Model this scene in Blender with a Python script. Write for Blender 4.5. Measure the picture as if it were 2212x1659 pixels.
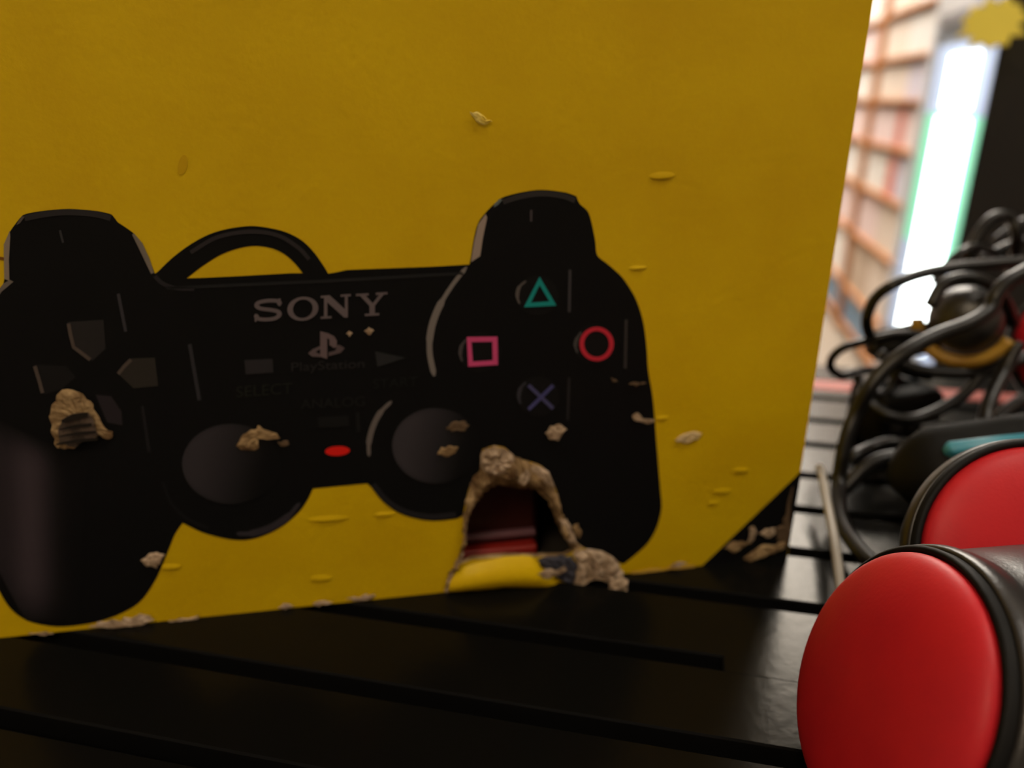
import bpy, bmesh, math, random
from mathutils import Vector, Matrix
from mathutils.geometry import tessellate_polygon
random.seed(7)

# ------------------------------------------------------------------ camera
TABLE_Z = 0.937          # top of the slatted counter
CAM_H = 0.153            # camera above the counter
EYE = TABLE_Z + CAM_H
FPX = 1632.0             # focal length in pixels of the 2212 x 1659 frame
CX, CY = 1106.0, 829.5
PITCH = math.atan(625 / 1632)

scn = bpy.context.scene
for o in list(bpy.data.objects):
    bpy.data.objects.remove(o)
C = scn.collection

cam_d = bpy.data.cameras.new('camera')
cam_d.sensor_width = 36.0
cam_d.lens = FPX / 2212 * 36.0
cam_d.clip_start = 0.01
cam_d.clip_end = 60
cam_d.dof.use_dof = True
cam_d.dof.focus_distance = 0.174
cam_d.dof.aperture_fstop = 7.2
cam = bpy.data.objects.new('camera', cam_d)
C.objects.link(cam)
cam.location = (0, 0, EYE)
cam.rotation_euler = (math.pi / 2 - PITCH, 0, 0)
scn.camera = cam

# ------------------------------------------------------------------ world, exposure
w = bpy.data.worlds.new('world')
scn.world = w
w.use_nodes = True
w.node_tree.nodes['Background'].inputs[0].default_value = (0.9, 0.85, 0.8, 1)
w.node_tree.nodes['Background'].inputs[1].default_value = 0.02
vs = scn.view_settings
vs.view_transform = 'Standard'
vs.look = 'None'
vs.exposure = 0.0
vs.gamma = 1.0
vs.use_curve_mapping = False

# strengths of the ceiling lamps (their builder is below)
LAMP_FRONT = 27.0     # rows of tubes over the shelves beyond the counter
LAMP_BACK = 14.0      # warm lamp over the place where the photographer stands
LAMP_SIDE_FILL = 13.0      # unseen lamp added to brighten the star card, domes and carton

# ------------------------------------------------------------------ helpers
def lin(c):
    c = c / 255.0
    return c / 12.92 if c <= 0.04045 else ((c + 0.055) / 1.055) ** 2.4

def S(r, g, b):
    return (lin(r), lin(g), lin(b), 1.0)

PRINT_E = (0.60, 0.56, 0.52)
def P(r, g, b):
    """ink colour that shows as sRGB r,g,b in the dim light on the carton front"""
    return tuple(min(0.95, lin(c) / e) for c, e in zip((r, g, b), PRINT_E)) + (1.0,)

MATS = {}
def mat(name, col, rough=0.5, spec=0.5, metal=0.0, noise=None, bump=0.0, bscale=200, emit=None, estr=0.0, coat=0.0):
    if name in MATS:
        return MATS[name]
    m = bpy.data.materials.new(name)
    m.use_nodes = True
    nt = m.node_tree
    b = nt.nodes['Principled BSDF']
    b.inputs['Base Color'].default_value = col
    b.inputs['Roughness'].default_value = rough
    b.inputs['Specular IOR Level'].default_value = spec
    b.inputs['Metallic'].default_value = metal
    b.inputs['Coat Weight'].default_value = coat
    if noise or bump:
        tc = nt.nodes.new('ShaderNodeTexCoord')
        nz = nt.nodes.new('ShaderNodeTexNoise')
        nz.inputs['Scale'].default_value = noise[1] if noise else bscale
        nz.inputs['Detail'].default_value = 4
        nt.links.new(tc.outputs['Object'], nz.inputs['Vector'])
        if noise:
            mx = nt.nodes.new('ShaderNodeMix')
            mx.data_type = 'RGBA'
            mx.inputs['A'].default_value = col
            mx.inputs['B'].default_value = noise[0]
            rp = nt.nodes.new('ShaderNodeMapRange')
            rp.inputs['From Min'].default_value = 0.35
            rp.inputs['From Max'].default_value = 0.65
            nt.links.new(nz.outputs['Fac'], rp.inputs['Value'])
            nt.links.new(rp.outputs['Result'], mx.inputs['Factor'])
            nt.links.new(mx.outputs['Result'], b.inputs['Base Color'])
        if bump:
            n2 = nt.nodes.new('ShaderNodeTexNoise')
            n2.inputs['Scale'].default_value = bscale
            n2.inputs['Detail'].default_value = 3
            nt.links.new(tc.outputs['Object'], n2.inputs['Vector'])
            bp = nt.nodes.new('ShaderNodeBump')
            bp.inputs['Strength'].default_value = bump
            bp.inputs['Distance'].default_value = 0.001
            nt.links.new(n2.outputs['Fac'], bp.inputs['Height'])
            nt.links.new(bp.outputs['Normal'], b.inputs['Normal'])
    if emit:
        b.inputs['Emission Color'].default_value = emit
        b.inputs['Emission Strength'].default_value = estr
    MATS[name] = m
    return m

def ink_gradient_mat():
    m = bpy.data.materials.new('printed_halftone')
    m.use_nodes = True
    nt = m.node_tree
    b = nt.nodes['Principled BSDF']
    b.inputs['Roughness'].default_value = 0.5
    b.inputs['Specular IOR Level'].default_value = 0.1
    a = nt.nodes.new('ShaderNodeVertexColor')
    a.layer_name = 'ink'
    nt.links.new(a.outputs['Color'], b.inputs['Base Color'])
    return m

def obj(name, verts, faces, m, parent=None, smooth=False, loc=None):
    me = bpy.data.meshes.new(name)
    me.from_pydata([tuple(v) for v in verts], [], faces)
    me.update()
    o = bpy.data.objects.new(name, me)
    C.objects.link(o)
    if m:
        me.materials.append(m)
    if smooth:
        for p in me.polygons:
            p.use_smooth = True
    if parent:
        o.parent = parent
    if loc is not None:
        o.location = loc
    return o

def objbm(name, bm, m, parent=None, smooth=False):
    bmesh.ops.recalc_face_normals(bm, faces=bm.faces)
    me = bpy.data.meshes.new(name)
    bm.to_mesh(me)
    bm.free()
    o = bpy.data.objects.new(name, me)
    C.objects.link(o)
    me.materials.append(m)
    if smooth:
        for p in me.polygons:
            p.use_smooth = True
    if parent:
        o.parent = parent
    return o

def thing(name, label, cat, loc=(0, 0, 0), rotz=0.0, group=None):
    o = bpy.data.objects.new(name, None)
    o.empty_display_size = 0.02
    C.objects.link(o)
    o.location = loc
    o.rotation_euler = (0, 0, rotz)
    return tag(o, label, cat, group)

def tag(o, label=None, cat=None, group=None, kind=None):
    if label: o['label'] = label
    if cat: o['category'] = cat
    if group: o['group'] = group
    if kind: o['kind'] = kind
    return o

def box_bm(x0, x1, y0, y1, z0, z1, bevel=0.0, bm=None, seg=1):
    b = bmesh.new()
    r = bmesh.ops.create_cube(b, size=1)
    for v in b.verts:
        v.co = Vector(((x0 + x1) / 2 + v.co.x * (x1 - x0), (y0 + y1) / 2 + v.co.y * (y1 - y0), (z0 + z1) / 2 + v.co.z * (z1 - z0)))
    if bevel:
        bmesh.ops.bevel(b, geom=list(b.edges), offset=bevel, segments=seg, affect='EDGES', profile=0.5)
    if bm is None:
        return b
    tmp = bpy.data.meshes.new('tmp')
    b.to_mesh(tmp)
    b.free()
    bm.from_mesh(tmp)
    bpy.data.meshes.remove(tmp)
    return bm

def ray(x, y):
    a = (x - CX) / FPX
    b = -(y - CY) / FPX
    return Vector((a, math.cos(PITCH) + b * math.sin(PITCH), -math.sin(PITCH) + b * math.cos(PITCH)))

def at(x, y, zc):
    """world point seen at photo pixel x,y at camera depth zc (metres)"""
    return Vector((0, 0, EYE)) + ray(x, y) * zc

def ground(x, y, z=TABLE_Z):
    r = ray(x, y)
    return Vector((0, 0, EYE)) + r * ((EYE - z) / -r.z)

def catmull(pts, n=8):
    out = []
    P_ = [pts[0] * 2 - pts[1]] + list(pts) + [pts[-1] * 2 - pts[-2]]
    for i in range(1, len(P_) - 2):
        p0, p1, p2, p3 = P_[i - 1], P_[i], P_[i + 1], P_[i + 2]
        for k in range(n):
            t = k / n
            out.append(0.5 * ((2 * p1) + (p2 - p0) * t + (2 * p0 - 5 * p1 + 4 * p2 - p3) * t * t + (3 * p1 - p0 - 3 * p2 + p3) * t ** 3))
    out.append(pts[-1])
    return out

def tube(name, pts, r, m, parent=None, sides=10):
    V, F = [], []
    up = Vector((0, 0, 1))
    prev = None
    for i, p in enumerate(pts):
        t = (pts[min(i + 1, len(pts) - 1)] - pts[max(i - 1, 0)]).normalized()
        if prev is None:
            a = t.cross(up)
            if a.length < 1e-3:
                a = t.cross(Vector((1, 0, 0)))
        else:
            a = prev - t * prev.dot(t)
        a.normalize()
        prev = a
        b = t.cross(a)
        for k in range(sides):
            an = 2 * math.pi * k / sides
            V.append(p + (a * math.cos(an) + b * math.sin(an)) * r)
    for i in range(len(pts) - 1):
        for k in range(sides):
            F.append((i * sides + k, i * sides + (k + 1) % sides, (i + 1) * sides + (k + 1) % sides, (i + 1) * sides + k))
    F.append(tuple(reversed(range(sides))))
    F.append(tuple(range((len(pts) - 1) * sides, len(pts) * sides)))
    return obj(name, V, F, m, parent, smooth=True)

# ------------------------------------------------------------------ materials
M_yellow = mat('yellow_card', (0.74, 0.50, 0.004, 1), 0.42, 0.22, noise=((0.68, 0.44, 0.003, 1), 28), bump=0.12, bscale=420)
M_black_ink = mat('black_ink', (0.007, 0.007, 0.0075, 1), 0.5, 0.08)
M_kraft = mat('torn_kraft', (0.44, 0.30, 0.15, 1), 0.9, 0.1, noise=((0.16, 0.095, 0.045, 1), 190), bump=0.8, bscale=500)
M_kraft_pale = mat('torn_kraft_pale', (0.58, 0.44, 0.31, 1), 0.9, 0.1, noise=((0.26, 0.18, 0.11, 1), 260), bump=0.8, bscale=600)
M_kraft_dark = mat('kraft_inside', (0.13, 0.085, 0.05, 1), 0.9, 0.1)
M_slat = mat('black_plank', (0.0045, 0.0044, 0.0038, 1), 0.23, 0.13, bump=0.06, bscale=300)
M_slat.node_tree.nodes['Principled BSDF'].inputs['Specular Tint'].default_value = (1.0, 0.88, 0.72, 1)
M_under = mat('groove_black', (0.004, 0.004, 0.004, 1), 0.8, 0.1)
M_red_paint = mat('red_edge', (0.55, 0.07, 0.045, 1), 0.5, 0.3)
M_dome = mat('red_dome', (0.64, 0.016, 0.024, 1), 0.46, 0.28, noise=((0.57, 0.014, 0.024, 1), 60), bump=0.05, bscale=900)
M_gasket = mat('black_gasket', (0.006, 0.006, 0.006, 1), 0.6, 0.2)
M_shell = mat('black_plastic', (0.020, 0.019, 0.019, 1), 0.34, 0.6, bump=0.10, bscale=1500)
M_cable = mat('black_cable', (0.006, 0.006, 0.006, 1), 0.33, 0.4)
M_cable_pale = mat('pale_cord', (0.30, 0.27, 0.23, 1), 0.5, 0.4)
M_blue_btn = mat('blue_button', (0.05, 0.30, 0.42, 1), 0.35, 0.5)
M_yellow_btn = mat('yellow_button', (0.42, 0.24, 0.03, 1), 0.4, 0.5)
M_wood = mat('orange_wood', (0.50, 0.22, 0.08, 1), 0.6, 0.3, noise=((0.42, 0.17, 0.06, 1), 14))
M_wall = mat('wall_paint', (0.68, 0.62, 0.55, 1), 0.8, 0.2, noise=((0.64, 0.58, 0.51, 1), 3))
M_ceil = mat('ceiling_paint', (0.75, 0.72, 0.68, 1), 0.9, 0.1, noise=((0.72, 0.69, 0.65, 1), 3))
M_floor = mat('beige_floor', (0.30, 0.25, 0.20, 1), 0.5, 0.4, noise=((0.27, 0.22, 0.175, 1), 2))
M_dark = mat('dark_cabinet', (0.020, 0.019, 0.019, 1), 0.6, 0.3)
M_star = mat('yellow_card_star', (0.95, 0.78, 0.10, 1), 0.6, 0.3)
M_grad = ink_gradient_mat()

# ------------------------------------------------------------------ room
# the right-hand wall runs 12 degrees to the right of the camera's heading
TW = Vector((0.2079, 0.9781, 0))         # along the wall, away from the camera
NW = Vector((-0.9781, 0.2079, 0))        # out of the wall, into the room
W0 = Vector((1.666, 3.876, 0))           # a point on the plane of the shelf fronts
WALL_BACK = 0.30                         # the wall stands this far behind the fronts
def wpt(s, d, z):
    """s along the wall, d behind the shelf fronts"""
    return W0 + TW * s - NW * d + Vector((0, 0, z))

def wall_box(name, s0, s1, d0, d1, z0, z1, m, parent=None, bevel=0.0):
    bm = box_bm(s0, s1, -d1, -d0, z0, z1, bevel)
    M = Matrix(((TW.x, NW.x, 0, W0.x), (TW.y, NW.y, 0, W0.y), (0, 0, 1, 0), (0, 0, 0, 1)))
    bmesh.ops.transform(bm, matrix=M, verts=bm.verts)
    return objbm(name, bm, m, parent)

CEIL = 2.75
tag(objbm('floor', box_bm(-3.3, 4.4, -3.2, 8.2, -0.05, 0), M_floor), 'beige shop floor beyond the counter', kind='structure')
tag(objbm('ceiling', box_bm(-3.3, 4.4, -3.2, 8.2, CEIL, CEIL + 0.05), M_ceil), 'off-white ceiling', kind='structure')
tag(wall_box('wall_right', -7.0, 4.2, WALL_BACK, WALL_BACK + 0.06, 0, CEIL, M_wall), 'pale wall behind the wooden shelves', kind='structure')
tag(objbm('wall_left', box_bm(-3.36, -3.3, -3.2, 8.2, 0, CEIL), M_wall), 'pale left wall', kind='structure')
tag(objbm('wall_back', box_bm(-3.3, 4.4, 8.2, 8.26, 0, CEIL), M_wall), 'pale far wall', kind='structure')
tag(objbm('wall_front', box_bm(-3.3, 4.4, -3.26, -3.2, 0, CEIL), M_wall), 'pale wall behind the camera', kind='structure')

def ceiling_lamp(x, y, lx, ly, strength, col, label):
    t = thing('ceiling_lamp', label, 'lamp', (x, y, CEIL))
    objbm('housing', box_bm(-lx / 2 - .02, lx / 2 + .02, -ly / 2 - .02, ly / 2 + .02, -0.035, 0.0, 0.004), mat('lamp_housing', (0.7, 0.7, 0.7, 1), 0.5), t)
    objbm('diffuser', box_bm(-lx / 2, lx / 2, -ly / 2, ly / 2, -0.055, -0.0355, 0.004), mat('lamp_%s' % label[:14], (0.8, 0.8, 0.8, 1), 0.5, emit=col, estr=strength), t)
    return t
COOL = (1.0, 0.92, 0.80, 1)
WARM = (1.0, 0.80, 0.56, 1)
ceiling_lamp(1.15, 2.95, 0.6, 1.5, LAMP_FRONT, COOL, 'long ceiling lamp over the aisle beyond the counter')
ceiling_lamp(1.35, 4.65, 0.6, 1.5, LAMP_FRONT, COOL, 'middle ceiling lamp beside the wooden shelves')
ceiling_lamp(1.3, 6.4, 0.6, 1.5, LAMP_FRONT, COOL, 'far ceiling lamp at the end of the shelves')
ceiling_lamp(0.9, -0.10, 1.0, 0.35, LAMP_SIDE_FILL, COOL, 'side ceiling lamp above the right end of the counter')
ceiling_lamp(-0.6, -1.2, 0.6, 0.6, LAMP_BACK, WARM, 'warm square ceiling lamp behind the camera')

# ------------------------------------------------------------------ counter of black planks
TH = math.radians(-12.3)
DV = Vector((math.cos(TH), math.sin(TH), 0))
QV = Vector((-math.sin(TH), math.cos(TH), 0))
counter = thing('slatted_counter', 'black counter top of narrow grooved planks with a red far edge', 'counter', (0, 0, TABLE_Z), TH)
GROOVES = [0.0285, 0.0597, 0.0909, 0.1221, 0.1526, 0.1836, 0.2152, 0.2478, 0.2795, 0.3100, 0.3428, 0.3731, 0.4050]
GW = 0.0058
S0, S1 = -0.62, 0.58
edges = [-0.034, -0.003] + GROOVES
def plank(s0, s1, q0, q1, name='plank'):
    o = objbm(name, box_bm(s0, s1, q0, q1, -0.014, 0.0, 0.0005), M_slat, counter)
    o.data.materials.append(M_under)
    for f_ in o.data.polygons:
        f_.material_index = 0 if f_.normal.z > 0.9 else 1
    return o
for i in range(len(edges) - 1):
    plank(S0, S1, edges[i] + GW / 2, edges[i + 1] - GW / 2)
plank(S0, S1, GROOVES[-1] + GW / 2, 0.4185)
objbm('red_edge_strip', box_bm(S0, S1, 0.4186, 0.4345, -0.014, 0.0003, 0.001), M_red_paint, counter)['label'] = 'bright red strip along the far edge'
objbm('plank', box_bm(S0, S1, 0.4347, 0.462, -0.014, 0.0, 0.0012), M_slat, counter)
objbm('base_board', box_bm(S0, S1, -0.034, 0.462, -0.05, -0.0085), M_under, counter)
# the groove under the carton stops short and bends upward
hook = ground(1515, 1429)
hs = hook.dot(DV)
plank(hs + 0.006, S1, GROOVES[5] - GW / 2 - 0.001, GROOVES[5] + GW / 2 + 0.001, 'groove_plug').location.z = 0.00012
for sx in (S0 + 0.05, S1 - 0.05):
    for qy in (0.0, 0.42):
        objbm('leg', box_bm(sx - 0.03, sx + 0.03, qy - 0.03, qy + 0.03, -TABLE_Z, -0.05, 0.003), M_under, counter)

# ------------------------------------------------------------------ the yellow carton
BA = ground(0, 1378)
BB = ground(1515, 1222)
BDIR = (BB - BA).normalized()
BNRM = Vector((BDIR.y, -BDIR.x, 0))           # out of the front, to the camera
BROT = math.atan2(BDIR.y, BDIR.x)
U_R = 0.2557                                  # right end of the front
U_L = U_R - 0.375
BH = 0.34
BD = 0.135
def bx(x, y, off=0.0):
    """photo pixel -> carton-local point (u, -off, v): the carton's front is the local plane y = 0"""
    r = ray(x, y)
    o_ = Vector((0, 0, EYE))
    t = (BA - o_).dot(BNRM) / r.dot(BNRM)
    p = o_ + r * t
    return Vector(((p - BA).dot(BDIR), -off, p.z - TABLE_Z))

carton = thing('yellow_carton', 'worn yellow cardboard carton printed with a black game controller, torn at the bottom', 'box', BA, BROT)

OUTER = [(968, 1240), (1000, 1191), (1000, 1131), (1008, 1072), (1019, 1039), (1038, 1012), (1041, 971), (1063, 963), (1090, 966), (1109, 985), (1130, 993), (1171, 1007), (1193, 1039), (1206, 1072), (1214, 1110), (1239, 1164), (1261, 1183)]
INNER = [(1000, 1208), (1001, 1195), (1006, 1150), (1017, 1112), (1030, 1095), (1044, 1080), (1060, 1064), (1075, 1057), (1096, 1060), (1117, 1065), (1138, 1064), (1158, 1067), (1176, 1079), (1189, 1092), (1201, 1128), (1217, 1164), (1236, 1188)]
HOLE = [(o_[0] * .45 + i_[0] * .55, o_[1] * .45 + i_[1] * .55) for o_, i_ in zip(OUTER, INNER)] + [(1220, 1202), (1160, 1203), (1090, 1203), (1020, 1209)]

def poly_faces(outer, holes=()):
    loops = [list(outer)] + [list(h) for h in holes]
    pts = [p for l in loops for p in l]
    tris = tessellate_polygon([[Vector((p.x, p.z, 0)) for p in l] for l in loops])
    return pts, [tuple(t) for t in tris]

# front panel with the torn hole
fo = [Vector((U_L, 0, 0)), Vector((U_R, 0, 0)), Vector((U_R, 0, BH)), Vector((U_L, 0, BH))]
fp, ff = poly_faces(fo, [[bx(*q) for q in HOLE]])
front = obj('front_panel', fp, ff, M_yellow, carton)
bmf = bmesh.new(); bmf.from_mesh(front.data)
bmesh.ops.recalc_face_normals(bmf, faces=bmf.faces)
if sum(f.normal.y for f in bmf.faces) > 0:
    bmesh.ops.reverse_faces(bmf, faces=bmf.faces)
bmf.to_mesh(front.data); bmf.free()
front.data.materials.append(M_kraft)
sm = front.modifiers.new('card', 'SOLIDIFY'); sm.thickness = 0.0022; sm.offset = -1; sm.material_offset_rim = 1
TK = 0.0023
objbm('side_panel', box_bm(U_R - 0.002, U_R, TK, BD, 0, BH), M_yellow, carton)
objbm('side_panel', box_bm(U_L, U_L + 0.002, TK, BD, 0, BH), M_yellow, carton)
objbm('back_panel', box_bm(U_L + 0.002, U_R - 0.002, BD - 0.002, BD, 0, BH), M_yellow, carton)
objbm('bottom_panel', box_bm(U_L + 0.002, U_R - 0.002, TK, BD - 0.002, 0.0, 0.002), mat('shaded_inside', (0.03, 0.025, 0.02, 1), 0.9, 0.1), carton)  # kraft bottom coloured near black for the shade inside
objbm('top_panel', box_bm(U_L + 0.002, U_R - 0.002, TK, BD - 0.002, BH - 0.002, BH), M_yellow, carton)

LAY = 0.00012
def decal(name, pts, m, layer, parent=None, holes=()):
    vs_, fs = poly_faces([bx(*q, LAY * layer) for q in pts], [[bx(*q, LAY * layer) for q in h] for h in holes])
    return obj(name, vs_, fs, m, parent or carton)

def smooth_px(pts, n=5, closed=True):
    out = []
    N = len(pts)
    for i in range(N):
        p0, p1, p2, p3 = (Vector((*pts[(i + k) % N], 0)) for k in (-1, 0, 1, 2))
        for k in range(n):
            t = k / n
            v = 0.5 * ((2 * p1) + (p2 - p0) * t + (2 * p0 - 5 * p1 + 4 * p2 - p3) * t * t + (3 * p1 - p0 - 3 * p2 + p3) * t ** 3)
            out.append((v.x, v.y))
    return out

def stroke_pts(pts, wd):
    """closed outline round an open px polyline with width(s) wd (number or list)"""
    L, R = [], []
    n = len(pts)
    for i in range(n):
        a = Vector(pts[max(i - 1, 0)]); b = Vector(pts[min(i + 1, n - 1)])
        t = (b - a).normalized()
        nn = Vector((-t.y, t.x))
        wv = (wd[i] if isinstance(wd, (list, tuple)) else wd) / 2
        p = Vector(pts[i])
        L.append(tuple(p + nn * wv)); R.append(tuple(p - nn * wv))
    return L + R[::-1]

def open_smooth(pts, n=5):
    v = catmull([Vector((*p, 0)) for p in pts], n)
    return [(p.x, p.y) for p in v]

def ellipse(cx, cy, rx, ry, n=40, rot=0.0):
    return [(cx + rx * math.cos(a) * math.cos(rot) - ry * math.sin(a) * math.sin(rot), cy + rx * math.cos(a) * math.sin(rot) + ry * math.sin(a) * math.cos(rot)) for a in (2 * math.pi * k / n for k in range(n))]

def grad_patch(name, grid, colfn, layer, parent):
    """grid: rows of px points; colour per vertex from colfn(x, y, i, j)"""
    V, F, cols = [], [], []
    nr, nc = len(grid), len(grid[0])
    for i, row in enumerate(grid):
        for j, (x, y) in enumerate(row):
            V.append(bx(x, y, LAY * layer)); cols.append(colfn(x, y, i / (nr - 1), j / (nc - 1)))
    for i in range(nr - 1):
        for j in range(nc - 1):
            F.append((i * nc + j, i * nc + j + 1, (i + 1) * nc + j + 1, (i + 1) * nc + j))
    o = obj(name, V, F, M_grad, parent)
    ca = o.data.color_attributes.new('ink', 'FLOAT_COLOR', 'POINT')
    for k, c in enumerate(cols):
        ca.data[k].color = c
    return o

def mixc(a, b, t):
    t = max(0.0, min(1.0, t))
    return tuple(a[k] + (b[k] - a[k]) * t for k in range(4))

INK = (0.007, 0.007, 0.0075, 1)
def ink(r, g, b):
    return mat('ink_%d_%d_%d' % (r, g, b), P(r, g, b), 0.5, 0.1)

# --- controller silhouette
SIL = [(48, 466), (22, 500), (10, 528), (10, 601), (0, 632), (-38, 668), (-68, 745), (-80, 870), (-66, 1000), (-48, 1110), (-28, 1205), (-4, 1270), (24, 1315), (61, 1341), (122, 1353), (195, 1346), (252, 1329), (301, 1301), (334, 1256), (358, 1203), (378, 1154),
       (395, 1129), (438, 1150), (493, 1164), (533, 1166), (574, 1155), (615, 1133), (650, 1101), (669, 1071), (676, 1055), (793, 1044), (802, 1052), (826, 1082), (858, 1106), (899, 1120), (938, 1125), (986, 1120), (1000, 1113),
       (1008, 1072), (1019, 1039), (1038, 1012), (1041, 971), (1063, 963), (1090, 966), (1109, 985), (1130, 993), (1171, 1007), (1193, 1039), (1206, 1072), (1214, 1110), (1239, 1164), (1261, 1183), (1301, 1192), (1330, 1212),
       (1347, 1218), (1369, 1201), (1400, 1172), (1419, 1138), (1429, 1096), (1427, 1065), (1419, 970), (1410, 859), (1400, 800), (1396, 744), (1388, 690), (1372, 643), (1343, 598), (1312, 570), (1290, 551), (1286, 522), (1277, 478), (1269, 456), (1252, 440), (1245, 424), (1223, 416), (1169, 410), (1122, 416), (1084, 427), (1068, 440), (1049, 459), (1033, 481), (1024, 513), (1017, 557), (1014, 571),
       (930, 576), (750, 583), (731, 587), (709, 591), (704, 582), (680, 547), (653, 520), (617, 501), (574, 491), (541, 488), (493, 494), (452, 506), (411, 528), (371, 558), (341, 587), (335, 591), (321, 557), (301, 521), (287, 502), (255, 480), (248, 471), (241, 463), (212, 456), (149, 451), (96, 455), (60, 461)]
ARCH = [(403, 601), (438, 574), (479, 549), (520, 535), (552, 531), (587, 536), (615, 549), (639, 571), (654, 590), (628, 590), (520, 596), (438, 600)]
def round_outline(pts, n=4):
    """closed outline through the points, rounded except at real corners"""
    N = len(pts)
    Vp = [Vector(p) for p in pts]
    tan = []
    for i in range(N):
        a, b = Vp[i] - Vp[i - 1], Vp[(i + 1) % N] - Vp[i]
        sharp = a.angle(b, 0) > math.radians(42)
        tan.append(Vector((0, 0)) if sharp else (a.normalized() + b.normalized()).normalized() * min(a.length, b.length))
    out = []
    for i in range(N):
        p, q, tp, tq = Vp[i], Vp[(i + 1) % N], tan[i], tan[(i + 1) % N]
        for k in range(n):
            t = k / n
            h = (2 * t ** 3 - 3 * t ** 2 + 1) * p + (t ** 3 - 2 * t ** 2 + t) * tp + (-2 * t ** 3 + 3 * t ** 2) * q + (t ** 3 - t ** 2) * tq
            out.append((h.x, h.y))
    return out
ctrl = decal('printed_controller', round_outline(SIL), M_black_ink, 1, holes=[round_outline(ARCH)])
ctrl['label'] = 'black game controller printed on the front'

def dec(name, pts, m, layer=2):
    return decal(name, pts, m, layer, ctrl)

# highlights that belong to the printed picture
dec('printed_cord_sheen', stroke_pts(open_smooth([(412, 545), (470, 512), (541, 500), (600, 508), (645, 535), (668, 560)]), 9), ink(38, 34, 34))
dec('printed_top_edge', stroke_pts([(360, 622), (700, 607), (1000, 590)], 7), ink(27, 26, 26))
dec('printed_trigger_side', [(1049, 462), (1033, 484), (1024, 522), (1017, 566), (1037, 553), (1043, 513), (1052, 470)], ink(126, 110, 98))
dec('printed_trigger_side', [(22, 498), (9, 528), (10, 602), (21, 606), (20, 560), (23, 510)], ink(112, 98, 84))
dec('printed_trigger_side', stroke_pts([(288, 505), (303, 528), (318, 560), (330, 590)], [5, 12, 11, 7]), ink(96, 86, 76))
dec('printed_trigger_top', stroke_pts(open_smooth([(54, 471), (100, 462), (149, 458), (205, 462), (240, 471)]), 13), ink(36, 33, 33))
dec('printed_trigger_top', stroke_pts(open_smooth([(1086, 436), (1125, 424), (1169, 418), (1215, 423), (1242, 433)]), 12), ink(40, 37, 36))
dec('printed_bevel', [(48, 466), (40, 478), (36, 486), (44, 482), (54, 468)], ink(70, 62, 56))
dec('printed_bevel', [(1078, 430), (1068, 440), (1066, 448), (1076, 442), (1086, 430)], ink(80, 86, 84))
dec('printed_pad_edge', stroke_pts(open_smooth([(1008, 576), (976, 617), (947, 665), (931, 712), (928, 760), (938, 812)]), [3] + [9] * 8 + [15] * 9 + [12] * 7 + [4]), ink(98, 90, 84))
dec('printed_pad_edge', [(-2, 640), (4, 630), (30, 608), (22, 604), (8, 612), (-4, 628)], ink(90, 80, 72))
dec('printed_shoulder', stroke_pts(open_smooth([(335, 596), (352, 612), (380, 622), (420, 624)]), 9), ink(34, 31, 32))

# thin moulded slits
for a, b, wd, c in [((130, 497), (137, 524), 5, (44, 42, 42)), ((256, 634), (272, 716), 7, (46, 43, 45)), ((410, 743), (431, 864), 8, (40, 38, 40)), ((308, 876), (323, 976), 7, (26, 24, 25)),
                 ((1231, 582), (1229, 674), 6, (50, 47, 48)), ((1352, 690), (1350, 795), 6, (46, 42, 40)), ((1229, 815), (1226, 907), 5, (34, 31, 32)), ((1147, 453), (1147, 478), 5, (52, 47, 48))]:
    dec('printed_slit', stroke_pts([a, b], wd), ink(*c))

# grip with a soft sheen
rows = []
for i in range(15):
    y = 905 + (1340 - 905) * i / 14
    xl = max(-70 + (i / 14) ** 2.2 * 128, -70)
    xr = 190 - 20 * i / 14
    rows.append([(xl + (xr - xl) * j / 12, y + (xl + (xr - xl) * j / 12) * 0.55 * max(0, 1 - i / 5) * 0.9) for j in range(13)])
def gripc(x, y, i, j):
    c = 62 + 8 * i
    k = math.exp(-((x - c) / 42.0) ** 2) * min(1, 6 * i) * min(1, 5 * (1 - i) + 0.1)
    k += 0.55 * math.exp(-((x + 30) / 50.0) ** 2) * min(1, 6 * i) * min(1, 3 * (1 - i))
    return mixc(INK, P(52, 44, 47), k)
grad_patch('printed_grip', rows, gripc, 2, ctrl)

# thumb sticks
def stick(cx, cy, rx, ry, ring, tone):
    grid = []
    for i in range(9):
        rr = i / 8
        grid.append([(cx + rx * rr * math.cos(2 * math.pi * j / 36), cy + ry * rr * math.sin(2 * math.pi * j / 36)) for j in range(37)])
    def cf(x, y, i, j):
        k = 0.50 - 0.75 * (x - cx) / rx - 0.15 * (y - cy) / ry
        return mixc(INK, P(*tone), k * (1 if i < 0.9 else 0.75))
    return grad_patch('printed_thumb_stick', grid, cf, 3, ctrl)
stick(500, 1001, 106, 87, None, (44, 40, 42))
stick(941, 962, 94, 82, None, (48, 44, 46))
dec('printed_stick_ring', stroke_pts(open_smooth([(510, 1152), (545, 1151), (585, 1139), (622, 1115), (648, 1085)]), [2] + [9] * 4 + [15] * 11 + [9] * 4 + [3]), ink(42, 38, 41))
dec('printed_stick_ring', stroke_pts(open_smooth([(846, 866), (822, 890), (806, 920), (797, 955), (797, 985)]), [3] + [8] * 4 + [12] * 11 + [8] * 4 + [3]), ink(84, 76, 72))
dec('printed_stick_ring', stroke_pts(open_smooth([(806, 1045), (835, 1080), (875, 1104), (930, 1116), (985, 1110)]), 12), ink(29, 27, 29))
dec('printed_stick_ring', stroke_pts(open_smooth([(352, 1040), (370, 1085), (405, 1120), (450, 1140)]), 7), ink(20, 19, 20))

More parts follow.
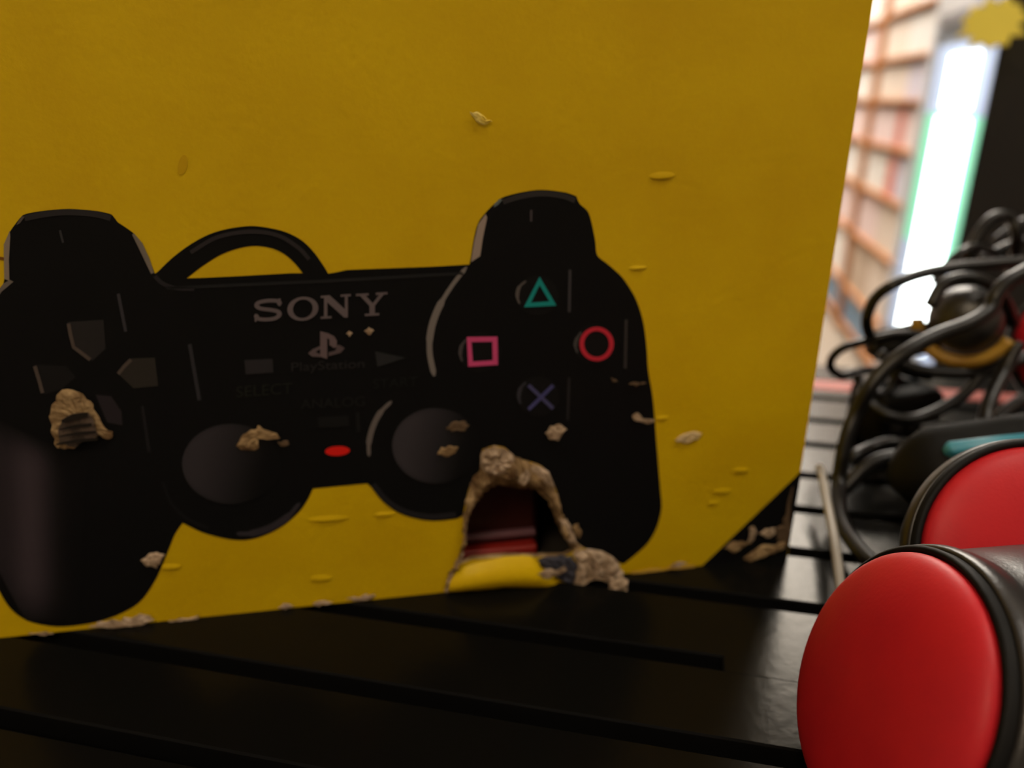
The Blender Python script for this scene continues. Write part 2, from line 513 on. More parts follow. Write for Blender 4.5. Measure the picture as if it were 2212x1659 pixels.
# direction pad
for pts, c, edge in [([(147, 695), (224, 690), (229, 753), (200, 779), (156, 750)], (33, 30, 29), [(149, 698), (154, 725), (160, 749), (196, 776)]),
                     ([(284, 774), (335, 772), (342, 833), (289, 838), (255, 806)], (38, 34, 30), [(284, 776), (268, 792), (256, 807)]),
                     ([(73, 787), (145, 790), (164, 814), (135, 840), (96, 852)], (22, 20, 20), [(76, 790), (84, 815), (93, 848)]),
                     ([(207, 852), (241, 855), (263, 888), (265, 918), (232, 912)], (34, 29, 31), [])]:
    dec('printed_pad_button', pts, ink(*c), 2)
    if edge:
        dec('printed_pad_edge', stroke_pts(edge, 8), ink(66, 56, 50), 3)

# round face buttons and their symbols
for (cx, cy) in [(1160, 638), (1036, 760), (1284, 743), (1162, 856)]:
    dec('printed_round_button', ellipse(cx, cy, 46, 43), ink(17, 16, 16), 2)
for pts, c in [([(1136, 606), (1121, 620), (1117, 640), (1122, 656)], (72, 66, 62)), ([(1008, 732), (997, 746), (994, 764), (998, 780)], (60, 54, 54)), ([(1256, 716), (1246, 730), (1242, 746), (1247, 762)], (58, 54, 52)), ([(1136, 824), (1124, 838), (1120, 856), (1124, 872)], (44, 42, 46))]:
    dec('printed_button_glint', stroke_pts(open_smooth(pts), [2] + [5] * 4 + [8] * 6 + [5] * 4 + [2]), ink(*c), 3)
def outline_decal(name, outer, inner, m, layer=4):
    return decal(name, outer, m, layer, ctrl, holes=[inner])
outline_decal('printed_triangle', [(1165, 597), (1131, 663), (1201, 659)], [(1165, 615), (1146, 653), (1186, 650)], ink(22, 112, 106))
outline_decal('printed_square', [(1008, 727), (1074, 726), (1075, 787), (1011, 791)], [(1018, 738), (1063, 737), (1064, 777), (1021, 780)], ink(168, 60, 98))
outline_decal('printed_circle', ellipse(1288, 742, 37, 37), ellipse(1288, 742, 27, 28), ink(160, 36, 48))
dec('printed_cross', stroke_pts([(1141, 831), (1194, 881)], 8), ink(58, 56, 84), 4)
dec('printed_cross', stroke_pts([(1194, 831), (1141, 883)], 8), ink(58, 56, 92), 5)
dec('printed_red_lamp', ellipse(729, 973, 27, 10.5, 24, -0.06), ink(188, 26, 20), 3)

# --- lettering
GREY = ink(82, 72, 72)
def letter_box(x0, y0, x1, y1, slope=-0.06):
    """maps 0..1 letter space (x right, y up) into the tilted px box"""
    def f(x, y):
        px = x0 + (x1 - x0) * x
        return (px, y1 + (y0 - y1) * y + slope * (px - x0))
    return f
def letter(polys, f, m=GREY, layer=4):
    for pl in polys:
        outer = [f(*q) for q in pl[0]]
        holes = [[f(*q) for q in h] for h in pl[1:]]
        decal('printed_letter', outer, m, layer, ctrl, holes=holes)
def sym_ell(cx, cy, rx, ry, n=32):
    return ellipse(cx, cy, rx, ry, n)
# S, O, N, Y in a wide slab face
Ss = open_smooth([(0.93, 0.72), (0.86, 0.88), (0.5, 0.93), (0.16, 0.86), (0.11, 0.70), (0.28, 0.575), (0.6, 0.50), (0.86, 0.40), (0.91, 0.24), (0.76, 0.10), (0.45, 0.07), (0.16, 0.13), (0.07, 0.30)], 4)
fS = letter_box(549, 647, 609, 694)
letter([[stroke_pts(Ss, 0.17)]], fS)
letter([[[(0.03, 0.0), (0.10, 0.0), (0.12, 0.36), (0.03, 0.36)]], [[(0.88, 1.0), (0.96, 1.0), (0.97, 0.66), (0.88, 0.66)]]], fS, layer=5)
fO = letter_box(621, 642, 688, 694)
letter([[sym_ell(0.5, 0.5, 0.5, 0.5), sym_ell(0.5, 0.5, 0.32, 0.385)]], fO)
fN = letter_box(693, 638, 758, 688)
letter([[[(0, 1), (0.30, 1), (0.80, 0.36), (0.80, 0.90), (0.66, 0.90), (0.66, 1), (1, 1), (1, 0.90), (0.90, 0.90), (0.90, 0), (0.78, 0), (0.22, 0.70), (0.22, 0.10), (0.36, 0.10), (0.36, 0), (0.0, 0), (0.0, 0.10), (0.11, 0.10), (0.11, 0.90), (0, 0.90)]]], fN)
fY = letter_box(769, 634, 837, 683)
letter([[[(0, 1), (0.40, 1), (0.40, 0.90), (0.31, 0.90), (0.53, 0.55), (0.74, 0.90), (0.63, 0.90), (0.63, 1), (1, 1), (1, 0.90), (0.88, 0.90), (0.60, 0.43), (0.60, 0.10), (0.74, 0.10), (0.74, 0), (0.28, 0), (0.28, 0.10), (0.43, 0.10), (0.43, 0.43), (0.13, 0.90), (0, 0.90)]]], fY)
# standing P on a lying S
dec('printed_emblem', [(666, 762), (676, 753), (692, 746), (692, 753), (682, 759), (692, 764), (692, 770), (674, 769)], ink(76, 64, 64), 4)
dec('printed_emblem', [(710, 768), (710, 760), (724, 756), (728, 751), (718, 750), (718, 743), (734, 744), (745, 751), (736, 761)], ink(70, 58, 58), 4)
dec('printed_emblem', [(692, 714), (710, 719), (722, 725), (728, 735), (727, 745), (721, 749), (712, 744), (712, 732), (707, 729), (707, 774), (692, 769)], ink(84, 70, 70), 5)

FONT_M = ink(32, 31, 30)
def word(text, x0, y0, x1, y1, h, m):
    """flat lettering from px baseline start (x0,y0) to end (x1,y1), h px high"""
    cu = bpy.data.curves.new('tmp_text', 'FONT')
    cu.body = text
    cu.size = 1.0
    o = bpy.data.objects.new('tmp_text', cu)
    C.objects.link(o)
    dg = bpy.context.evaluated_depsgraph_get()
    me = bpy.data.meshes.new_from_object(o.evaluated_get(dg))
    bpy.data.objects.remove(o)
    bpy.data.curves.remove(cu)
    xs = [v.co.x for v in me.vertices]; ys = [v.co.y for v in me.vertices]
    xa, xb, yb = min(xs), max(xs), max(ys)
    for v in me.vertices:
        t = (v.co.x - xa) / (xb - xa)
        v.co = bx(x0 + (x1 - x0) * t, y0 + (y1 - y0) * t - h * v.co.y / yb, LAY * 4)
    me.materials.append(m)
    r = bpy.data.objects.new('printed_word', me)
    C.objects.link(r)
    r.parent = ctrl
    r['label'] = 'printed word %s' % text if text in ('SELECT', 'START', 'ANALOG') else 'small printed word under the emblem'
    return r
word('PlayStation', 630, 801, 787, 793, 19, ink(34, 31, 31))
word('SELECT', 511, 857, 632, 848, 23, ink(27, 27, 23))
word('START', 806, 838, 902, 832, 20, ink(23, 23, 22))
word('ANALOG', 650, 882, 788, 875, 20, ink(26, 25, 24))
dec('printed_small_button', [(528, 777), (589, 774), (591, 804), (531, 808)], ink(36, 33, 34), 3)
dec('printed_small_button', [(810, 758), (815, 792), (876, 772)], ink(34, 33, 33), 3)
dec('printed_small_button', [(686, 900), (753, 896), (755, 920), (688, 923)], ink(20, 19, 19), 3)
dec('printed_arrow', [(768, 890), (777, 890), (779, 932), (770, 933)], ink(22, 21, 21), 3)
# dark printed corner
dec2 = decal('printed_corner', [(1731, 1017), (1515, 1223), (1700, 1203)], M_black_ink, 1)
dec2['label'] = 'black printed lower corner'

# --- torn places -------------------------------------------------------------
def ragged(pts, amp):
    return [(x + random.uniform(-amp, amp), y + random.uniform(-amp, amp)) for x, y in pts]

def scuff(name, pts, m, lift=0.0009, layer=5, rings=3, amp=0.10, label=None):
    """torn paper: an irregular blister with a crumpled relief, its rim on the card"""
    cx = sum(p[0] for p in pts) / len(pts); cy = sum(p[1] for p in pts) / len(pts)
    pp = []
    for a_, b_ in zip(pts, pts[1:] + pts[:1]):
        pp.append(a_)
        dl = math.dist(a_, b_) * 0.14
        for t_ in (0.34, 0.67):
            pp.append((a_[0] + (b_[0] - a_[0]) * t_ + random.uniform(-dl, dl), a_[1] + (b_[1] - a_[1]) * t_ + random.uniform(-dl, dl)))
    n = len(pp)
    V, F = [], []
    for i in range(rings + 1):
        k = 1 - i / (rings + 0.6)
        for (x, y) in pp:
            jx = 1 + (random.uniform(-amp, amp) if i else 0)
            off = LAY * layer + (0 if i == 0 else 0.55 * lift * random.uniform(0.15, 1.0))
            V.append(bx(cx + (x - cx) * k * jx, cy + (y - cy) * k * jx, off))
    for i in range(rings):
        for j in range(n):
            F.append((i * n + j, i * n + (j + 1) % n, (i + 1) * n + (j + 1) % n, (i + 1) * n + j))
    F.append(tuple(range(rings * n, (rings + 1) * n)))
    o = obj(name, V, F, m, carton)
    if label: o['label'] = label
    return o

# rim of the big tear
def resample(pts, n):
    d = [0]
    for a, b in zip(pts, pts[1:]):
        d.append(d[-1] + math.dist(a, b))
    out = []
    for k in range(n):
        t = d[-1] * k / (n - 1)
        i = max(j for j in range(len(d)) if d[j] <= t + 1e-9)
        i = min(i, len(pts) - 2)
        u = (t - d[i]) / max(1e-9, d[i + 1] - d[i])
        out.append((pts[i][0] + (pts[i + 1][0] - pts[i][0]) * u, pts[i][1] + (pts[i + 1][1] - pts[i][1]) * u))
    return out
NR = 90
ro = resample(OUTER, NR); ri = resample(INNER, NR)
V, F = [], []
COLS = 6
for k in range(NR):
    wob = random.uniform(-1.5, 1.5)
    for c in range(COLS + 1):
        t = c / COLS
        x = ro[k][0] + (ri[k][0] - ro[k][0]) * t + (wob + random.uniform(-2, 2)) * (1 if 0 < c else 1)
        y = ro[k][1] + (ri[k][1] - ro[k][1]) * t + (wob + random.uniform(-2, 2))
        if c == 0:
            off = 0.0003
        else:
            off = 0.0024 * math.sin(math.pi * min(1, t * 1.15)) * (0.6 + 0.4 * math.sin(k * 0.55 + 2.2 * t)) + random.uniform(-0.0004, 0.0005) - 0.0030 * max(0, t - 0.7) / 0.3
        V.append(bx(x, y, off))
for k in range(NR - 1):
    for c in range(COLS):
        a = k * (COLS + 1) + c
        F.append((a, a + 1, a + COLS + 2, a + COLS + 1))
rim = obj('torn_rim', V, F, M_kraft, carton)
rim['label'] = 'ragged brown cardboard rim of the hole'
ms = rim.modifiers.new('paper', 'SOLIDIFY'); ms.thickness = 0.0005; ms.offset = -1

scuff('torn_lump', [(1040, 972), (1063, 962), (1092, 966), (1110, 986), (1100, 1012), (1074, 1022), (1046, 1016), (1036, 996)], M_kraft_pale, 0.0030, 14, 4)
scuff('torn_lump', [(1122, 1018), (1132, 1006), (1144, 1014), (1138, 1030), (1126, 1040), (1116, 1034)], M_kraft_pale, 0.0016, 22)
scuff('torn_lump', [(1144, 1004), (1172, 1006), (1192, 1034), (1196, 1046), (1176, 1040), (1158, 1024)], M_kraft_pale, 0.0018, 14)
scuff('torn_lump', [(1206, 1118), (1222, 1116), (1232, 1140), (1244, 1172), (1228, 1170), (1212, 1146)], M_kraft_pale, 0.0014, 10)

# yellow flap folded forward under the hole
rows = []
prof = [(0, 0.0006), (0.2, 0.0030), (0.45, 0.0046), (0.7, 0.0042), (0.9, 0.0022), (1, 0.0004)]
V, F = [], []
NF = 16
topl = resample([(972, 1252), (990, 1230), (1017, 1216), (1090, 1199), (1144, 1197), (1171, 1220), (1222, 1256)], NF)
botl = resample([(964, 1278), (1090, 1267), (1223, 1270)], NF)
for j in range(NF):
    for t, off in prof:
        k = 1 - abs(2 * j / (NF - 1) - 0.9) ** 3 * 0.8
        V.append(bx(topl[j][0] + (botl[j][0] - topl[j][0]) * t, topl[j][1] + (botl[j][1] - topl[j][1]) * t, max(0.0002, off * k + random.uniform(-0.0001, 0.0001))))
for j in range(NF - 1):
    for i in range(len(prof) - 1):
        a = j * len(prof) + i
        F.append((a, a + len(prof), a + len(prof) + 1, a + 1))
flap = obj('folded_flap', V, F, M_yellow, carton, smooth=True)
flap['label'] = 'bright yellow card flap curled below the hole'
decal('flap_edge', stroke_pts([(964, 1277), (970, 1248), (984, 1222), (1001, 1192)], [9, 8, 6, 4]), M_kraft_pale, 6)
# crumpled paper right of the flap
scuff('crumpled_paper', [(1238, 1190), (1262, 1184), (1300, 1188), (1328, 1206), (1346, 1232), (1346, 1262), (1310, 1256), (1270, 1254), (1236, 1262), (1244, 1224)], M_kraft_pale, 0.0042, 6, 5, 0.16, 'crumpled brown paper hanging at the bottom edge')
scuff('crumpled_paper', [(1310, 1236), (1330, 1222), (1347, 1234), (1348, 1262), (1326, 1256), (1302, 1254)], M_kraft_pale, 0.0030, 44, 3)
scuff('torn_print', [(1158, 1204), (1200, 1196), (1234, 1196), (1246, 1222), (1236, 1254), (1214, 1252), (1190, 1238), (1168, 1220)], mat('torn_dark_print', (0.05, 0.05, 0.065, 1), 0.6, 0.2), 0.0020, 12, 4, 0.14)
scuff('torn_lump', [(1154, 1222), (1172, 1212), (1192, 1214), (1214, 1204), (1218, 1214), (1200, 1226), (1172, 1232)], M_kraft_pale, 0.0012, 40, 3)

# ribbed tear through to the corrugation over the direction pad
scuff('torn_patch', [(112, 880), (124, 852), (148, 838), (176, 846), (198, 864), (212, 892), (222, 912), (246, 930), (244, 944), (230, 946), (214, 938), (200, 950), (150, 966), (126, 966), (114, 936), (110, 905)], M_kraft, 0.0010, 6, 4, 0.06, 'torn brown cardboard patch over the direction pad')
scuff('torn_hollow', [(138, 902), (196, 886), (208, 914), (216, 936), (200, 946), (150, 958), (132, 952), (130, 924)], mat('hollow_brown', (0.12, 0.085, 0.065, 1), 0.9, 0.1, noise=((0.06, 0.045, 0.035, 1), 260)), 0.0003, 14)
for k, (x0, y0, x1, y1, wd) in enumerate([(140, 903, 196, 889, 13), (136, 921, 205, 910, 7), (134, 935, 214, 926, 7), (128, 952, 218, 940, 7)]):
    decal('corrugation', ragged(stroke_pts([(x0, y0), ((x0 + x1) / 2, (y0 + y1) / 2 - 2), (x1, y1)], [wd * .6, wd, wd * .8]), 1.0), mat('corrugation_gap', (0.02, 0.016, 0.013, 1), 0.9, 0.1), 19 + k)

for pts, m, lift in [
    ([(511, 962), (526, 936), (552, 926), (560, 917), (572, 926), (598, 934), (606, 944), (586, 948), (560, 944), (540, 952), (560, 966), (530, 970)], M_kraft, 0.0010),
    ([(600, 952), (622, 950), (626, 958), (606, 962)], M_kraft_dark, 0.0005),
    ([(962, 922), (975, 910), (1000, 907), (1014, 916), (1004, 930), (975, 931)], M_kraft_dark, 0.0006),
    ([(944, 980), (952, 964), (975, 961), (990, 964), (984, 976), (962, 985)], M_kraft, 0.0008),
    ([(1176, 934), (1188, 918), (1208, 914), (1224, 926), (1214, 936), (1206, 950), (1188, 948)], M_kraft_pale, 0.0012),
    ([(1364, 896), (1376, 890), (1386, 902), (1412, 904), (1412, 910), (1384, 910), (1368, 906)], M_kraft_pale, 0.0006),
    ([(1318, 814), (1330, 818), (1336, 824), (1322, 824)], M_kraft_dark, 0.0004),
    ([(1356, 828), (1372, 824), (1396, 826), (1372, 834)], M_kraft_dark, 0.0004),
    ([(1456, 948), (1470, 938), (1494, 930), (1516, 934), (1506, 948), (1476, 956)], mat('bare_card', (0.75, 0.62, 0.38, 1), 0.9, 0.1, noise=((0.62, 0.45, 0.2, 1), 240)), 0.0008),
    ([(304, 1208), (322, 1194), (340, 1190), (358, 1196), (350, 1208), (340, 1226), (318, 1222)], M_kraft_pale, 0.0012),
    ([(1238, 1132), (1248, 1128), (1256, 1146), (1250, 1162), (1240, 1152)], M_kraft, 0.0006),
    ([(748, 720), (755, 713), (762, 719), (756, 727)], M_kraft_pale, 0.0004),
    ([(786, 714), (797, 705), (808, 713), (799, 723)], M_kraft_pale, 0.0005),
    ([(1014, 240), (1036, 244), (1050, 256), (1064, 262), (1044, 270), (1028, 262)], mat('pale_yellow_patch', (0.86, 0.70, 0.22, 1), 0.8, 0.1, noise=((0.74, 0.52, 0.03, 1), 300)), 0.0006),  # paler yellow patch on a dented spot
    # worn bottom edge
    ([(190, 1352), (230, 1340), (270, 1330), (318, 1326), (336, 1336), (300, 1352), (312, 1358), (270, 1364), (232, 1356)], M_kraft_pale, 0.0012),
    ([(362, 1342), (390, 1332), (432, 1326), (430, 1338), (400, 1350)], M_kraft_pale, 0.0010),
    ([(600, 1310), (622, 1301), (640, 1306), (616, 1315)], M_kraft_pale, 0.0006),
    ([(676, 1302), (700, 1294), (722, 1298), (690, 1308)], M_kraft_pale, 0.0006),
    ([(745, 1292), (790, 1280), (812, 1284), (772, 1295)], M_kraft_pale, 0.0007),
    ([(1440, 1222), (1462, 1212), (1484, 1214), (1466, 1224)], M_kraft_pale, 0.0007),
    ([(1360, 1232), (1400, 1226), (1450, 1223), (1500, 1218), (1500, 1225), (1430, 1232), (1366, 1240)], mat('worn_yellow', (0.58, 0.36, 0.06, 1), 0.9, 0.1), 0.0004),
    ([(60, 1367), (90, 1363), (120, 1366), (88, 1370)], M_kraft_pale, 0.0004),
    # torn lower right corner
    ([(1613, 1168), (1616, 1140), (1626, 1134), (1632, 1142), (1628, 1164)], M_kraft_pale, 0.0008),
    ([(1638, 1152), (1652, 1140), (1672, 1138), (1674, 1150), (1654, 1160)], M_kraft_pale, 0.0010),
    ([(1668, 1142), (1690, 1130), (1698, 1096), (1707, 1100), (1704, 1150), (1700, 1178), (1676, 1164)], M_kraft_dark, 0.0009),
    ([(1562, 1182), (1578, 1168), (1600, 1166), (1624, 1170), (1600, 1182), (1586, 1192)], M_kraft, 0.0008),
    ([(1604, 1204), (1622, 1190), (1646, 1174), (1680, 1170), (1698, 1164), (1694, 1182), (1672, 1194), (1646, 1203), (1618, 1212)], M_kraft, 0.0016),
]:
    scuff('paper_scuff', pts, m, lift)
# thin worn edge of the card at the corner
decal('worn_edge', stroke_pts([(1710, 1050), (1702, 1085), (1699, 1120), (1701, 1150)], [3, 7, 10, 8]), M_kraft_dark, 6)

# pressed dents: the card tips forward along their lower lip
def dent(cx, cy, wd, h, slope=-0.06, lift=0.0005):
    V, F = [], []
    n = 9
    for i, (t, off) in enumerate([(-1, 0.00002), (0.35, lift), (0.75, lift * 0.9), (1.0, 0.00002)]):
        for j in range(n):
            u = -1 + 2 * j / (n - 1)
            e = math.sqrt(max(0.0, 1 - u * u))
            V.append(bx(cx + u * wd / 2, cy + slope * u * wd / 2 + t * h / 2 * (0.15 + 0.85 * e), 0.00003 + off * e))
    for i in range(3):
        for j in range(n - 1):
            a = i * n + j
            F.append((a, a + n, a + n + 1, a + 1))
    return obj('dent', V, F, M_yellow, carton, smooth=True)
for a in [(1430, 380, 56, 18), (1378, 578, 40, 9), (710, 1120, 90, 14), (830, 1110, 46, 8), (695, 1248, 52, 14), (370, 1224, 44, 12), (1560, 1060, 44, 12), (1600, 1015, 40, 12), (1430, 902, 30, 8), (1540, 1085, 26, 8)]:
    dent(*a)
decal('stain', ellipse(395, 356, 10, 22, 16, 0.2), mat('stain_brown', (0.62, 0.38, 0.004, 1), 0.5, 0.2), 1)
decal('stain', [(-10, 552), (10, 556), (10, 562), (-10, 560)], mat('stain_dark', (0.2, 0.08, 0.01, 1), 0.6, 0.1), 1)

# what shows inside the hole; its reds are darkened to paint the shade
inner = thing('red_case', 'red glossy case, coloured darker for the shade, inside the torn yellow carton', 'case', BA, BROT)
ub0 = bx(960, 1200).x; ub1 = bx(1152, 1200).x
objbm('case_body', box_bm(ub0 - 0.06, ub1 + 0.004, 0.012, 0.09, 0.0022, 0.06, 0.002), mat('shaded_red_plastic', (0.03, 0.004, 0.004, 1), 0.3, 0.5), inner)
objbm('case_ridge', box_bm(ub0 - 0.058, ub1 + 0.003, 0.0095, 0.014, 0.0120, 0.0142, 0.0006), mat('ridge_pale', (0.16, 0.07, 0.09, 1), 0.3, 0.5), inner)
objbm('case_foot', box_bm(ub0 - 0.058, ub1 + 0.003, 0.0075, 0.014, 0.0030, 0.0095, 0.0008), mat('ridge_red', (0.35, 0.02, 0.015, 1), 0.4, 0.5), inner)

# ------------------------------------------------------------------ handheld buzzers
def lathe(name, prof, m, frame, parent, seg=64, smooth=True):
    """prof: list of (radius, height along the axis)"""
    V, F = [], []
    n = len(prof)
    for k in range(seg):
        a = 2 * math.pi * k / seg
        for r, h in prof:
            V.append(frame @ Vector((r * math.cos(a), r * math.sin(a), h)))
    for k in range(seg):
        for i in range(n - 1):
            a, b = k * n + i, ((k + 1) % seg) * n + i
            F.append((a, b, b + 1, a + 1))
    o = obj(name, V, F, m, parent, smooth=smooth)
    bm = bmesh.new(); bm.from_mesh(o.data)
    bmesh.ops.remove_doubles(bm, verts=bm.verts, dist=1e-6)
    bmesh.ops.recalc_face_normals(bm, faces=bm.faces)
    bm.to_mesh(o.data); bm.free()
    for p in o.data.polygons: p.use_smooth = True
    return o

def frame_from(axis, handle):
    """local z = dome axis, local x = along the handle (made square to the axis)"""
    z = axis.normalized()
    x = (handle - z * handle.dot(z)).normalized()
    y = z.cross(x)
    return Matrix((x, y, z)).transposed().to_4x4()

def loft(name, sections, m, frame, parent, seg=32):
    """sections: (x, half_y, z_lo, z_hi, power) cross-sections along local x"""
    V, F = [], []
    for (x, hy, zl, zh, pw) in sections:
        for k in range(seg):
            a = 2 * math.pi * k / seg
            c, s = math.cos(a), math.sin(a)
            V.append(frame @ Vector((x, math.copysign(abs(c) ** pw, c) * hy, (zl + zh) / 2 + math.copysign(abs(s) ** pw, s) * (zh - zl) / 2)))
    ns = len(sections)
    for i in range(ns - 1):
        for k in range(seg):
            F.append((i * seg + k, i * seg + (k + 1) % seg, (i + 1) * seg + (k + 1) % seg, (i + 1) * seg + k))
    F.append(tuple(reversed(range(seg))))
    F.append(tuple(range((ns - 1) * seg, ns * seg)))
    o = obj(name, V, F, m, parent, smooth=True)
    bm = bmesh.new(); bm.from_mesh(o.data); bmesh.ops.recalc_face_normals(bm, faces=bm.faces); bm.to_mesh(o.data); bm.free()
    return o

def buzzer(label, centre, axis, handle, R=0.030, buttons=True, dome_h=0.40, deep=False):
    t = thing('handheld_buzzer', label, 'buzzer', centre)
    fr = frame_from(axis, handle)
    dome = [(R * math.cos(a), R * dome_h * math.sin(a)) for a in (math.pi / 2 * k / 18 for k in range(19))]
    dome = [(R * 0.99, -0.004)] + [(R, -0.001)] + dome
    dome[-1] = (0.00001, R * dome_h)
    lathe('red_dome', dome, M_dome, fr, t)
    lathe('gasket_ring', [(R * 0.98, -0.006), (R * 1.004, -0.0005), (R * 1.035, 0.0003), (R * 1.066, -0.0004), (R * 1.066, -0.008), (R * 0.9, -0.008)], M_gasket, fr, t)
    zax = Vector((fr[0][2], fr[1][2], fr[2][2]))
    if deep:
        prof = [(R * 1.05, -0.0028, 0), (R * 1.067, -0.0022, 0), (R * 1.10, -0.0028, 0), (R * 1.125, -0.0050, 0), (R * 1.13, -0.0075, 0), (R * 1.12, -0.0090, 0), (R * 1.12, -0.0100, 0.1), (R * 1.13, -0.0120, 0.2), (R * 1.13, -0.034, 1.0), (R * 1.05, -0.040, 0.6), (R * 0.6, -0.042, 0), (0.00001, -0.042, 0)]
    else:
        prof = [(R * 1.05, -0.0028, 0), (R * 1.067, -0.0022, 0), (R * 1.08, -0.0035, 0), (R * 1.075, -0.007, 0), (R * 0.95, -0.016, 0), (R * 0.6, -0.022, 0), (0.00001, -0.024, 0)]
    o = lathe('collar', [(r_, h_) for r_, h_, f_ in prof], M_shell, fr, t, 96)
    if deep:
        for v in o.data.vertices:
            h_ = v.co.dot(zax)
            rad = v.co - zax * h_
            if h_ < -0.0098 and rad.length > 0.02:
                rad += rad.normalized() * 0.0125 * min(1.0, (-h_ - 0.0095) / 0.024) * max(0.0, rad.normalized().z) ** 0.7
                v.co = zax * h_ + rad
            v.co.z = max(v.co.z, TABLE_Z + 0.0006 - centre.z)
    hl = 0.118
    secs = []
    for k in range(12):
        u = k / 11
        x = R * 0.35 + hl * u
        hy = (0.026 - 0.008 * u) * (1.0 if u < 0.9 else 0.75)
        zh = -0.009 - 0.003 * u
        zl = -0.031 + 0.002 * u
        secs.append((x, hy, zl, zh, 0.55))
    secs.append((R * 0.35 + hl * 1.03, 0.008, -0.024, -0.017, 0.8))
    hd = loft('handle', secs, M_shell, fr, t)
    for v in hd.data.vertices:
        v.co.z = max(v.co.z, TABLE_Z + 0.0006 - centre.z)
    if buttons:
        for k, (nm, m) in enumerate([('blue_button', M_blue_btn), ('orange_button', mat('orange_button', (0.6, 0.16, 0.02, 1), 0.35)), ('green_button', mat('green_button', (0.05, 0.35, 0.06, 1), 0.35)), ('yellow_button', M_yellow_btn)]):
            x0 = R * 1.32 + 0.0165 * k
            s2 = [(x0, 0.0115, -0.014, -0.0070, 0.7), (x0 + 0.002, 0.0145, -0.014, -0.0055, 0.7), (x0 + 0.0085, 0.0145, -0.014, -0.0055, 0.7), (x0 + 0.0105, 0.0115, -0.014, -0.0070, 0.7)]
            loft(nm, s2, m, fr, t, 20)
    return t

near_c = at(1913, 1480, 0.1653)
buzzer('nearest red dome buzzer lying on its side in the lower right corner', near_c, Vector((-0.927, 0.02, 0.38)), Vector((0.25, -0.95, -0.02)), buttons=False, dome_h=0.27, deep=True)
far_c = at(2254, 1222, 0.1907)
buzzer('red dome buzzer behind the nearest one, cut by the right edge', far_c, Vector((-0.04, -0.868, 0.495)), Vector((0.98, 0.10, 0.10)), dome_h=0.20)

# ------------------------------------------------------------------ cables
def cable(label, pts, r=0.0021, m=None, name='cable'):
    v = catmull([at(*p) for p in pts], 10)
    v = [Vector((p.x, p.y, max(p.z, TABLE_Z + r + 0.0003))) for p in v]
    o = tube(name, v, r, m or M_cable)
    return tag(o, label, 'cable', 'black cables heaped beside the carton' if m is None else None)
cable('black cable with a wide loop across the bright light', [(2260, 562, .32), (2160, 569, .32), (2070, 577, .32), (1989, 592, .32), (1930, 615, .32), (1890, 645, .325), (1872, 690, .33), (1880, 728, .34), (1905, 768, .35), (1950, 800, .36), (2010, 815, .36)], 0.0024)
cable('black cable bent into the small leftmost loop', [(2030, 735, .336), (1990, 722, .336), (1940, 722, .337), (1905, 728, .338), (1876, 736, .34), (1825, 750, .34), (1798, 772, .345), (1795, 796, .35), (1818, 812, .35), (1850, 803, .355), (1900, 801, .36), (1960, 830, .36)], 0.0020)
cable('long black cable sweeping diagonally down behind the nearest dome', [(2270, 560, .29), (2212, 588, .29), (2172, 612, .29), (2150, 640, .29), (2138, 668, .29), (2093, 698, .288), (2024, 724, .286), (1958, 760, .285), (1908, 801, .286), (1874, 845, .287), (1850, 890, .29), (1832, 935, .29), (1820, 985, .29), (1812, 1047, .29), (1816, 1120, .275), (1850, 1180, .258), (1900, 1230, .245), (1990, 1290, .235)], 0.0029)
cable('pale grey cord standing on the planks left of the domes', [(1768, 1008, .30), (1774, 1018, .298), (1786, 1079, .28), (1801, 1159, .255), (1812, 1240, .24), (1822, 1320, .228), (1850, 1400, .218)], 0.0016, M_cable_pale, 'pale_cord')
cable('black cable arching highest with a bright glint', [(2080, 600, .36), (2104, 524, .36), (2130, 482, .36), (2160, 465, .36), (2186, 474, .36), (2196, 510, .36), (2190, 560, .37), (2180, 620, .38)], 0.0026)
cable('short black cable crossing under the high arch', [(2020, 610, .35), (2052, 566, .35), (2084, 541, .35), (2112, 535, .355), (2150, 548, .36), (2200, 590, .37)], 0.0022)
cable('black cable looping over the dark rounded handle', [(2010, 660, .31), (2036, 616, .31), (2075, 600, .31), (2115, 604, .31), (2148, 622, .315), (2170, 650, .32), (2190, 700, .33)], 0.0026)
cable('black cable sagging below the yellow button', [(1900, 765, .33), (1950, 788, .33), (2010, 803, .33), (2090, 806, .33), (2150, 798, .33), (2210, 775, .33), (2260, 740, .33)], 0.0026)
cable('upper black cable leaving at the right edge', [(2150, 520, .38), (2190, 490, .38), (2230, 474, .38), (2290, 470, .38)], 0.0023)
cable('lower black cable leaving at the right edge', [(2120, 560, .37), (2180, 530, .37), (2230, 518, .37), (2290, 516, .37)], 0.0023)
cable('black cable winding through the heap below the red stripe', [(1836, 1000, .305), (1850, 982, .305), (1885, 965, .31), (1930, 955, .31), (1990, 970, .31), (2040, 1000, .30), (2080, 1050, .29)], 0.0024)
cable('thick black cable lying along the planks left of the far dome', [(1820, 1060, .30), (1870, 1010, .30), (1920, 988, .30), (1975, 990, .30), (2030, 1020, .295), (2070, 1080, .28)], 0.0030)
cable('black cable crossing the middle of the heap', [(1855, 845, .335), (1880, 872, .335), (1925, 900, .33), (1975, 905, .33), (2030, 885, .33), (2085, 850, .33), (2130, 800, .33), (2190, 760, .33)], 0.0026)
cable('black cable dropping steeply at the right of the heap', [(2200, 740, .32), (2170, 800, .32), (2140, 860, .315), (2128, 915, .31), (2135, 960, .30), (2160, 1010, .30)], 0.0030)
cable('black cable curling upward behind the blue button', [(2260, 830, .33), (2210, 860, .33), (2165, 895, .325), (2140, 930, .32), (2090, 935, .32), (2040, 925, .32), (1990, 930, .32)], 0.0026)
